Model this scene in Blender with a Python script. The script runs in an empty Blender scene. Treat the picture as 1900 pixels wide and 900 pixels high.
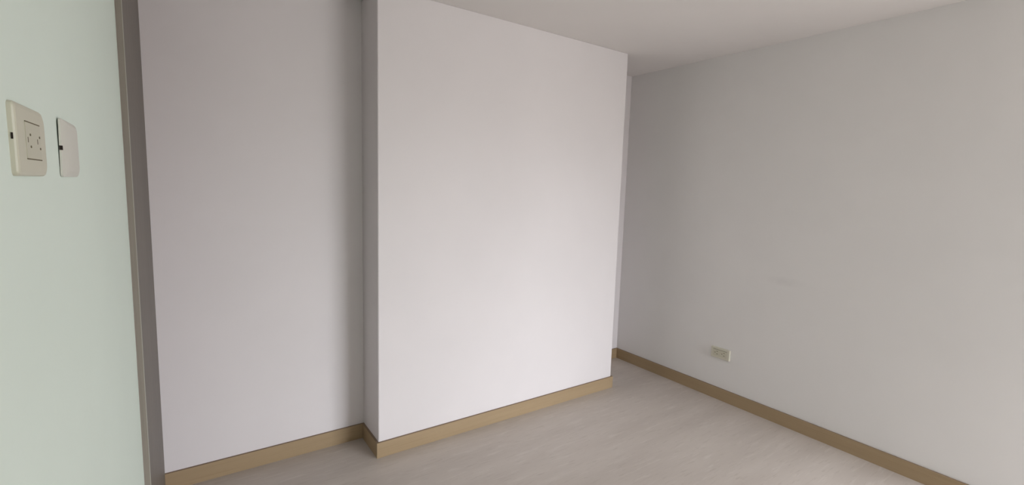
import bpy, bmesh, math, random
from mathutils import Matrix, Vector
random.seed(3)
S = bpy.context.scene
COL = S.collection

# ------------------------------------------------------------------ camera
F_PX, YAW, PITCH, ROLL, EYE = 877.49, -0.6075, -0.1134, 0.0295, 1.4515
cy, sy = math.cos(YAW), math.sin(YAW)
cp, sp = math.cos(PITCH), math.sin(PITCH)
cr, sr = math.cos(ROLL), math.sin(ROLL)
fx = Vector((-sy, cy, 0)); right0 = Vector((cy, sy, 0)); zz = Vector((0, 0, 1))
fw = cp*fx + sp*zz
up0 = -sp*fx + cp*zz
rt = cr*right0 + sr*up0
up = -sr*right0 + cr*up0
cam_d = bpy.data.cameras.new('camera')
cam_d.sensor_width = 36.0
cam_d.lens = F_PX/1900*36.0
cam_d.clip_start = 0.02
cam = bpy.data.objects.new('camera', cam_d)
M3 = Matrix((rt, up, -fw)).transposed()
cam.matrix_world = Matrix.Translation((0, 0, EYE)) @ M3.to_4x4()
COL.objects.link(cam)
S.camera = cam

# ------------------------------------------------------------------ room dimensions (metres)
H = 2.40                       # ceiling
XL, XR = -0.1405, 3.0899       # left / right wall
YB, YR, YN = 2.3508, 2.6014, 2.7784   # column front, recess back, niche back
CL, CR = 0.8039, 2.5647        # column left / right
YBACK = -2.20                  # window wall behind the camera
Y1, PT = 1.8244, 0.0162        # front edge and thickness of the closet side panel
BH, BT = 0.0848, 0.0122        # baseboard height / thickness
WX0, WX1, WZ0, WZ1 = 2.15, 4.45, 0.10, 2.30    # window opening in the rear wall
YE, XE = 0.10, 5.20            # where the right wall ends; the room goes on to the right behind the camera

# ------------------------------------------------------------------ overcast sky, view
S.view_settings.view_transform = 'Standard'
S.view_settings.look = 'None'
S.view_settings.gamma = 1.0
S.view_settings.use_curve_mapping = False
S.view_settings.exposure = 0.0
SKY = 14.0
w = bpy.data.worlds.new('overcast_sky'); S.world = w; w.use_nodes = True
nt = w.node_tree; nt.nodes.clear()
out = nt.nodes.new('ShaderNodeOutputWorld'); bg = nt.nodes.new('ShaderNodeBackground')
tc = nt.nodes.new('ShaderNodeTexCoord'); sep = nt.nodes.new('ShaderNodeSeparateXYZ')
mr = nt.nodes.new('ShaderNodeMapRange'); mr.inputs[1].default_value = -1; mr.inputs[2].default_value = 1
ramp = nt.nodes.new('ShaderNodeValToRGB')
e = ramp.color_ramp.elements
e[0].position = 0.0; e[0].color = (0.22, 0.22, 0.215, 1)
e[1].position = 1.0; e[1].color = (0.96, 1.0, 1.07, 1)
a = ramp.color_ramp.elements.new(0.50); a.color = (0.28, 0.28, 0.275, 1)     # ground, then the hazy town at the horizon
a = ramp.color_ramp.elements.new(0.515); a.color = (0.36, 0.365, 0.37, 1)
a = ramp.color_ramp.elements.new(0.56); a.color = (0.91, 0.95, 1.01, 1)
nt.links.new(tc.outputs['Generated'], sep.inputs[0]); nt.links.new(sep.outputs['Z'], mr.inputs[0])
nt.links.new(mr.outputs[0], ramp.inputs[0]); nt.links.new(ramp.outputs[0], bg.inputs['Color'])
bg.inputs['Strength'].default_value = SKY
nt.links.new(bg.outputs[0], out.inputs[0])
# light portal: only guides the sampling of the sky through the window opening
pl = bpy.data.lights.new('window_portal', 'AREA'); pl.shape = 'RECTANGLE'
pl.size = WX1-WX0; pl.size_y = WZ1-WZ0; pl.cycles.is_portal = True
po = bpy.data.objects.new('window_portal', pl)
po.location = ((WX0+WX1)/2, YBACK-0.14, (WZ0+WZ1)/2); po.rotation_euler = (math.radians(90), 0, 0)
COL.objects.link(po)

# ------------------------------------------------------------------ materials
def new_mat(name, col, rough=0.6, spec=0.3):
    m = bpy.data.materials.new(name); m.use_nodes = True
    b = m.node_tree.nodes['Principled BSDF']
    b.inputs['Base Color'].default_value = (*col, 1)
    b.inputs['Roughness'].default_value = rough
    b.inputs['Specular IOR Level'].default_value = spec
    return m, m.node_tree, b

def noise(nt, vec, scale, detail=4, rough=0.55, dim='3D'):
    n = nt.nodes.new('ShaderNodeTexNoise')
    n.inputs['Scale'].default_value = scale; n.inputs['Detail'].default_value = detail
    n.inputs['Roughness'].default_value = rough
    nt.links.new(vec, n.inputs['Vector'])
    return n.outputs['Fac']

def mapped(nt, scale=(1, 1, 1), rot=(0, 0, 0)):
    t = nt.nodes.new('ShaderNodeTexCoord'); m = nt.nodes.new('ShaderNodeMapping')
    m.inputs['Scale'].default_value = scale; m.inputs['Rotation'].default_value = rot
    nt.links.new(t.outputs['Object'], m.inputs['Vector'])
    return m.outputs[0]

def mix(nt, fac, a, b, lo=0.0, hi=1.0):
    r = nt.nodes.new('ShaderNodeMapRange'); r.inputs[1].default_value = lo; r.inputs[2].default_value = hi
    nt.links.new(fac, r.inputs[0])
    x = nt.nodes.new('ShaderNodeMix'); x.data_type = 'RGBA'
    nt.links.new(r.outputs[0], x.inputs['Factor'])
    for k, v in ((6, a), (7, b)):
        if isinstance(v, tuple): x.inputs[k].default_value = (*v, 1)
        else: nt.links.new(v, x.inputs[k])
    return x.outputs[2]

def bump(nt, b, h, strength, dist):
    n = nt.nodes.new('ShaderNodeBump'); n.inputs['Strength'].default_value = strength
    n.inputs['Distance'].default_value = dist
    nt.links.new(h, n.inputs['Height']); nt.links.new(n.outputs[0], b.inputs['Normal'])

def paint(name, col, smudge=None):
    m, nt, b = new_mat(name, col, 0.75, 0.2)
    v = mapped(nt)
    c2 = tuple(x*0.975 for x in col)
    c = mix(nt, noise(nt, v, 2.2, 3), col, c2, 0.35, 0.7)
    if smudge:                                  # a faint rubbed mark on the paint
        t = nt.nodes.new('ShaderNodeMapping')
        (p, s) = smudge
        t.inputs['Scale'].default_value = tuple(1/k for k in s)
        t.inputs['Location'].default_value = tuple(-q/k for q, k in zip(p, s))
        tcn = nt.nodes.new('ShaderNodeTexCoord'); nt.links.new(tcn.outputs['Object'], t.inputs['Vector'])
        g = nt.nodes.new('ShaderNodeTexGradient'); g.gradient_type = 'SPHERICAL'
        nt.links.new(t.outputs[0], g.inputs[0])
        mu = nt.nodes.new('ShaderNodeMath'); mu.operation = 'MULTIPLY'
        nt.links.new(g.outputs['Fac'], mu.inputs[0]); nt.links.new(noise(nt, v, 18, 3), mu.inputs[1])
        c = mix(nt, mu.outputs[0], c, tuple(x*0.92 for x in col), 0.0, 0.6)
    nt.links.new(c, b.inputs['Base Color'])
    bump(nt, b, noise(nt, v, 160, 3), 0.05, 0.0006)
    return m

WHITE = (0.853, 0.808, 0.811)
m_wall = paint('white_wall_paint', WHITE)
m_right = paint('white_wall_paint_right', (0.862, 0.838, 0.824), smudge=((XR, 1.42, 0.92), (0.3, 0.14, 0.035)))
m_left = paint('white_paint_green_cast', (0.735, 0.825, 0.745))  # white wall with the lens's green cast put into its colour
m_ceil = paint('ceiling_paint', (0.86, 0.82, 0.80))

def wood(name, c1, c2, c3, axis, rough=0.45):
    m, nt, b = new_mat(name, c1, rough, 0.35)
    sc = {'x': (1.2, 26, 26), 'y': (26, 1.2, 26), 'z': (26, 26, 1.2)}[axis]
    v = mapped(nt, sc)
    c = mix(nt, noise(nt, v, 1.0, 5, 0.6), c1, c2, 0.3, 0.72)
    v2 = mapped(nt, tuple(k*5 if k > 2 else k*2 for k in sc))
    c = mix(nt, noise(nt, v2, 1.0, 2), c, c3, 0.55, 0.85)
    nt.links.new(c, b.inputs['Base Color'])
    return m
BW = ((0.425, 0.312, 0.19), (0.38, 0.275, 0.163), (0.35, 0.25, 0.142))
m_base_x = wood('light_oak_baseboard', *BW, 'x')
m_base_y = wood('light_oak_baseboard_lengthwise', *BW, 'y')
m_base_top, _, _ = new_mat('dark_baseboard_top', (0.27, 0.20, 0.14), 0.8, 0.1)  # darker brown for the top faces of the baseboards
m_panel = wood('grey_brown_melamine', (0.175, 0.153, 0.130), (0.145, 0.126, 0.107), (0.135, 0.117, 0.10), 'z', 0.5)
m_edge = wood('panel_edge_melamine', (0.31, 0.272, 0.232), (0.27, 0.237, 0.202), (0.25, 0.22, 0.188), 'z', 0.5)
m_band, _, _ = new_mat('pale_edge_strip', (0.45, 0.43, 0.38), 0.4, 0.4)
m_cream, _, _ = new_mat('cream_plastic', (0.585, 0.575, 0.455), 0.35, 0.4)
m_cream2, _, _ = new_mat('cream_plastic_module', (0.555, 0.545, 0.425), 0.35, 0.4)
m_ivory, _, _ = new_mat('ivory_white_plastic', (0.655, 0.655, 0.58), 0.35, 0.4)
m_dark, _, _ = new_mat('dark_opening', (0.03, 0.022, 0.018), 0.8, 0.1)
m_olive, _, _ = new_mat('socket_slot', (0.16, 0.14, 0.09), 0.8, 0.1)
m_pale, _, _ = new_mat('pale_cream_plastic', (0.68, 0.65, 0.54), 0.35, 0.4)
m_pale2, _, _ = new_mat('pale_cream_plastic_module', (0.64, 0.61, 0.49), 0.35, 0.4)
m_slot, _, _ = new_mat('shallow_socket_slot', (0.27, 0.245, 0.17), 0.8, 0.1)
m_frame, _, _ = new_mat('white_window_frame', (0.75, 0.75, 0.74), 0.4, 0.4)

# floor: pale grey-beige laminate with short streaks of grain along X
m_floor, nt, b = new_mat('pale_grey_laminate', (0.45, 0.40, 0.36), 0.42, 0.35)
FA, FB, FC = (0.565, 0.505, 0.455), (0.51, 0.452, 0.405), (0.625, 0.57, 0.52)
c = mix(nt, noise(nt, mapped(nt, (1.1, 5.5, 1)), 1.0, 4, 0.55), FA, FB, 0.36, 0.64)
c = mix(nt, noise(nt, mapped(nt, (5, 34, 1), (0, 0, math.radians(6))), 1.0, 5, 0.65), c, FC, 0.54, 0.80)
c = mix(nt, noise(nt, mapped(nt, (7, 60, 1), (0, 0, math.radians(-4))), 1.3, 4, 0.6), c, (0.40, 0.345, 0.30), 0.56, 0.88)
nt.links.new(c, b.inputs['Base Color'])
bump(nt, b, noise(nt, mapped(nt, (8, 70, 1)), 1.0, 3), 0.08, 0.0008)

# ------------------------------------------------------------------ helpers
def link(name, bm, mats, parent=None, kind=None, smooth=False):
    me = bpy.data.meshes.new(name)
    bmesh.ops.recalc_face_normals(bm, faces=bm.faces)
    bm.to_mesh(me); bm.free()
    for m in (mats if isinstance(mats, (list, tuple)) else [mats]): me.materials.append(m)
    if smooth:
        for p in me.polygons: p.use_smooth = True
    o = bpy.data.objects.new(name, me); COL.objects.link(o)
    if parent:
        o.parent = parent
        if parent.type == 'EMPTY': o.matrix_parent_inverse = Matrix.Translation(-parent.location)
    if kind: o['kind'] = kind
    return o

def thing(name, label, cat, loc):
    o = bpy.data.objects.new(name, None); o.location = loc; o.empty_display_size = 0.05
    o['label'] = label; o['category'] = cat; COL.objects.link(o)
    return o

def box(bm, x0, x1, y0, y1, z0, z1, bev=0.0):
    vs = [bm.verts.new(p) for p in ((x0, y0, z0), (x1, y0, z0), (x1, y1, z0), (x0, y1, z0),
                                    (x0, y0, z1), (x1, y0, z1), (x1, y1, z1), (x0, y1, z1))]
    fs = [bm.faces.new([vs[i] for i in f]) for f in
          ((3, 2, 1, 0), (4, 5, 6, 7), (0, 1, 5, 4), (1, 2, 6, 5), (2, 3, 7, 6), (3, 0, 4, 7))]
    if bev:
        es = {e for f in fs for e in f.edges}
        bmesh.ops.bevel(bm, geom=list(es), offset=bev, segments=2, affect='EDGES', clamp_overlap=True)
    return fs

def slab(name, mats, *c, kind='structure', parent=None, bev=0.0):
    bm = bmesh.new(); box(bm, *c, bev=bev)
    return link(name, bm, mats, parent, kind)

# ------------------------------------------------------------------ the setting
T = 0.10
slab('floor', m_floor, XL-T, XE+T, YBACK-T, YR+0.4, -T, 0)
slab('ceiling', m_ceil, XL-T, XE+T, YBACK-T, YR+0.4, H, H+T)
slab('wall_left', m_left, XL-T, XL, YBACK, YR, 0, H)
slab('wall_right', m_right, XR, XR+T, YE, YN, 0, H)
slab('wall_return', m_wall, XR+T, XE, YE, YE+T, 0, H)
slab('wall_side', m_wall, XE, XE+T, YBACK, YE+T, 0, H)
slab('wall_recess', m_wall, XL-T, CL, YR, YR+0.4, 0, H)
slab('wall_column', m_wall, CL, CR, YB, YR+0.4, 0, H, bev=0.0025)
slab('wall_niche', m_wall, CR, XR+T, YN, YR+0.4, 0, H)
bm = bmesh.new()                              # rear wall with its window opening
box(bm, XL-T, WX0, YBACK-T, YBACK, 0, H); box(bm, WX1, XE+T, YBACK-T, YBACK, 0, H)
box(bm, WX0, WX1, YBACK-T, YBACK, 0, WZ0); box(bm, WX0, WX1, YBACK-T, YBACK, WZ1, H)
link('wall_rear', bm, m_wall, None, 'structure')
bm = bmesh.new()                              # window frame behind the camera
fy0, fy1, fwd = YBACK-0.07, YBACK-0.03, 0.04
box(bm, WX0, WX0+fwd, fy0, fy1, WZ0, WZ1); box(bm, WX1-fwd, WX1, fy0, fy1, WZ0, WZ1)
box(bm, WX0+fwd, WX1-fwd, fy0, fy1, WZ0, WZ0+fwd); box(bm, WX0+fwd, WX1-fwd, fy0, fy1, WZ1-fwd, WZ1)
xm = (WX0+WX1)/2
box(bm, xm-0.02, xm+0.02, fy0, fy1, WZ0+fwd, WZ1-fwd)
link('window_1', bm, m_frame, None, 'structure')

def baseboard(name, pts, out_axis):
    """one straight length: footprint polygon pts (mitred ends), extruded to BH with a tiny eased top edge"""
    bm = bmesh.new()
    lo = [bm.verts.new((x, y, 0.0)) for x, y in pts]
    hi = [bm.verts.new((x, y, BH)) for x, y in pts]
    n = len(pts)
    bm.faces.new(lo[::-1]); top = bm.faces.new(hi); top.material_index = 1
    for i in range(n):
        bm.faces.new((lo[i], lo[(i+1) % n], hi[(i+1) % n], hi[i]))
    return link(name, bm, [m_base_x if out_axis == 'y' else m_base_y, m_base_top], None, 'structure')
PX = XL+PT                                    # room side of the closet panel
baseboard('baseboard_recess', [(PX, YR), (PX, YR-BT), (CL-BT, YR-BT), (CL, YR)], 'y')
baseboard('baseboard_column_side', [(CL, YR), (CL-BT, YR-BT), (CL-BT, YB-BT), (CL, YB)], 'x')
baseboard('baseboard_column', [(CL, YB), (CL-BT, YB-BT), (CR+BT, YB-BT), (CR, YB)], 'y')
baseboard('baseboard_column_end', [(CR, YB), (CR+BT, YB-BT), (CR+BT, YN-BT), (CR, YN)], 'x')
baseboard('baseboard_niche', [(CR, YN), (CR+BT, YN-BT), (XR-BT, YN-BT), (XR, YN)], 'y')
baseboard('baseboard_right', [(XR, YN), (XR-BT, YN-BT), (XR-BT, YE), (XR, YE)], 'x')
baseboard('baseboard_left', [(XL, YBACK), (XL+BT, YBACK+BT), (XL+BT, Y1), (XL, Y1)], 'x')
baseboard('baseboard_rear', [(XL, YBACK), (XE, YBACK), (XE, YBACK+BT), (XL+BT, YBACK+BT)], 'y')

# ------------------------------------------------------------------ closet side panel
t = thing('closet_side_panel', 'tall narrow grey-brown board fixed upright between left wall and recess', 'panel', (XL+PT/2, (Y1+YR)/2, 0))
slab('board', m_panel, XL, XL+PT, Y1+0.003, YR, 0, H, kind=None, parent=t)
bm = bmesh.new(); box(bm, XL, XL+PT-0.0016, Y1, Y1+0.003, 0, H)
link('front_edge', bm, m_edge, t)
bm = bmesh.new(); box(bm, XL+PT-0.0016, XL+PT+0.0002, Y1-0.0002, Y1+0.003, 0, H, bev=0.0004)
link('edge_strip', bm, m_band, t)['label'] = 'thin pale strip along the front corner'
bm = bmesh.new()                              # wavy line of old sealant against the wall
N = 90; prev = None
for i in range(N+1):
    z = H*i/N; k = 0.0007 + random.random()*0.0010 + (0.001 if random.random() < 0.08 else 0)
    a = bm.verts.new((XL, Y1-2.2*k, z)); c2 = bm.verts.new((XL+k, Y1, z)); d = bm.verts.new((XL, Y1, z))
    if prev:
        bm.faces.new((prev[0], a, c2, prev[1]))
    prev = (a, c2)
link('sealant_bead', bm, m_edge, t)

# ------------------------------------------------------------------ wall plates
def rrect(u0, u1, v0, v1, rn, rf, seg=5):
    """rounded rectangle (near side u0, far side u1) -> list of (u, v)"""
    P = []
    for (cu, cv, r, a0) in ((u1-rf, v1-rf, rf, 0), (u0+rn, v1-rn, rn, 90), (u0+rn, v0+rn, rn, 180), (u1-rf, v0+rf, rf, 270)):
        for k in range(seg+1):
            a = math.radians(a0+90*k/seg); P.append((cu+r*math.cos(a), cv+r*math.sin(a)))
    return P

def loft(bm, X, sgn, rings, lift=None):
    """rings: (height, outline); wall plane X, sgn +1 = grows to +X"""
    prev = None
    for h, pts in rings:
        cur = [bm.verts.new((X+sgn*(h+(lift(u, v) if lift else 0)), u, v)) for u, v in pts]
        if prev:
            n = len(cur)
            for i in range(n): bm.faces.new((prev[i], prev[(i+1) % n], cur[(i+1) % n], cur[i]))
        else: bm.faces.new(cur[::-1])
        prev = cur
    bm.faces.new(prev)

def plate(name, parent, X, sgn, u0, u1, v0, v1, rn, rf, prof, mat, lift=None):
    bm = bmesh.new()
    rings = [(h, rrect(u0+a, u1-b_, v0+c_, v1-d_, max(rn-min(a, c_)*0.5, 0.002), max(rf-min(b_, c_)*0.5, 0.002))) for h, a, b_, c_, d_ in prof]
    loft(bm, X, sgn, rings, lift)
    return link(name, bm, mat, parent)

def disc(name, parent, X, sgn, u, v, ru, rv, h, mat, seg=12):
    bm = bmesh.new()
    pts = [(u+ru*math.cos(2*math.pi*k/seg), v+rv*math.sin(2*math.pi*k/seg)) for k in range(seg)]
    loft(bm, X, sgn, [(0.0, pts), (h, pts)])
    return link(name, bm, mat, parent)

def bar(name, parent, X, sgn, u0, u1, v0, v1, h0, h1, mat, bev=0.0):
    bm = bmesh.new()
    a, c_ = X+sgn*h0, X+sgn*h1
    box(bm, min(a, c_), max(a, c_), u0, u1, v0, v1, bev)
    return link(name, bm, mat, parent)

# cream socket on the left wall
T1 = 0.006
t = thing('wall_socket', 'cream socket plate with four round holes, nearest on the left wall', 'outlet', (XL, 0.738, 1.449))
prof = [(0.0, 0, 0, 0, 0), (0.0035, 0.0002, 0.0004, 0.0003, 0.0003), (0.0050, 0.0010, 0.0016, 0.0015, 0.0020), (T1, 0.0030, 0.0050, 0.0045, 0.0055)]
plate('cover_plate', t, XL, 1, 0.677, 0.802, 1.4495, 1.5245, 0.006, 0.013, prof, m_cream)
mod = bar('socket_module', t, XL, 1, 0.709, 0.772, 1.4682, 1.5070, T1-0.002, T1+0.0005, m_cream2, 0.0004)
bar('seam', mod, XL, 1, 0.709, 0.771, 1.5066, 1.5078, T1-0.001, T1+0.0006, m_olive)
bar('seam', mod, XL, 1, 0.709, 0.772, 1.4674, 1.4686, T1-0.001, T1+0.0006, m_olive)
for u, v in ((0.727, 1.4941), (0.767, 1.4937), (0.727, 1.4813), (0.768, 1.4810)):
    disc('socket_hole', mod, XL, 1, u, v, 0.0026, 0.0014, T1+0.0007, m_olive)
for u in (0.7165, 0.757):
    bar('socket_slot', mod, XL, 1, u-0.0012, u+0.0012, 1.4855, 1.4912, T1-0.001, T1+0.0006, m_olive)
bar('clip_notch', t, XL, 1, 0.6765, 0.680, 1.4863, 1.4925, 0.0018, 0.0034, m_dark)

# blank ivory plate beside it, its near edge lifted off the wall
T2 = 0.006
def lift2(u, v):
    k = max(0, min(1, (1.0-u)/0.09)); return k*(0.0006+0.0014*max(0, min(1, (v-1.452)/0.05)))
t = thing('blank_wall_plate', 'plain ivory blank plate coming loose, second on the left wall', 'cover plate', (XL, 0.97, 1.450))
prof = [(0.0, 0, 0, 0, 0), (0.0024, 0.0002, 0.0004, 0.0003, 0.0003), (0.0040, 0.010, 0.0030, 0.0030, 0.0022), (0.0052, 0.022, 0.0070, 0.0062, 0.0045), (T2, 0.034, 0.0140, 0.0085, 0.0065)]
plate('cover_plate', t, XL, 1, 0.905, 1.032, 1.4495, 1.5305, 0.006, 0.014, prof, m_ivory, lift2)
bm = bmesh.new()
lo = rrect(0.9062, 1.020, 1.453, 1.5285, 0.004, 0.008)
loft(bm, XL, 1, [(0.0, lo), (0.0001, lo), (0.0004, lo)], lambda u, v: lift2(u, v) if u > -1 else 0)
bmesh.ops.translate(bm, verts=[vv for vv in bm.verts if abs(vv.co.x-XL) > 0.00001], vec=(0, 0, 0))
link('back_gap', bm, m_dark, t)['label'] = 'dark gap behind the lifted near edge'
bar('clip_notch', t, XL, 1, 0.9046, 0.909, 1.4865, 1.4925, 0.0016, 0.0046, m_dark)
disc('screw_mark', t, XL, 1, 0.978, 1.4995, 0.003, 0.0014, T2+0.0004, m_olive)
bar('clip_notch', t, XL, 1, 1.0300, 1.0325, 1.4850, 1.4895, 0.0010, 0.0030, m_olive)

# horizontal socket on the right wall
T3 = 0.014
t = thing('wall_socket', 'small cream double socket low on the right wall above baseboard', 'outlet', (XR, 1.805, 0.297))
prof = [(0.0, 0, 0, 0, 0), (0.011, 0.0003, 0.0003, 0.0003, 0.0003), (0.0130, 0.0010, 0.0010, 0.0010, 0.0010), (T3, 0.0035, 0.0035, 0.0035, 0.0035)]
plate('cover_plate', t, XR, -1, 1.738, 1.878, 0.2975, 0.3745, 0.004, 0.004, prof, m_pale)
mod = bar('socket_module', t, XR, -1, 1.756, 1.860, 0.3120, 0.3580, T3-0.002, T3+0.0008, m_pale2, 0.0005)
bar('seam', mod, XR, -1, 1.756, 1.860, 0.3578, 0.3605, T3-0.001, T3+0.0007, m_slot)
for uc in (1.782, 1.834):
    for dv in (-0.0095, 0.0095):
        bar('socket_slot', mod, XR, -1, uc-0.010, uc+0.001, 0.336+dv-0.0022, 0.336+dv+0.0022, T3-0.001, T3+0.0012, m_slot)
    disc('socket_hole', mod, XR, -1, uc+0.011, 0.336, 0.0038, 0.0038, T3+0.0012, m_slot)
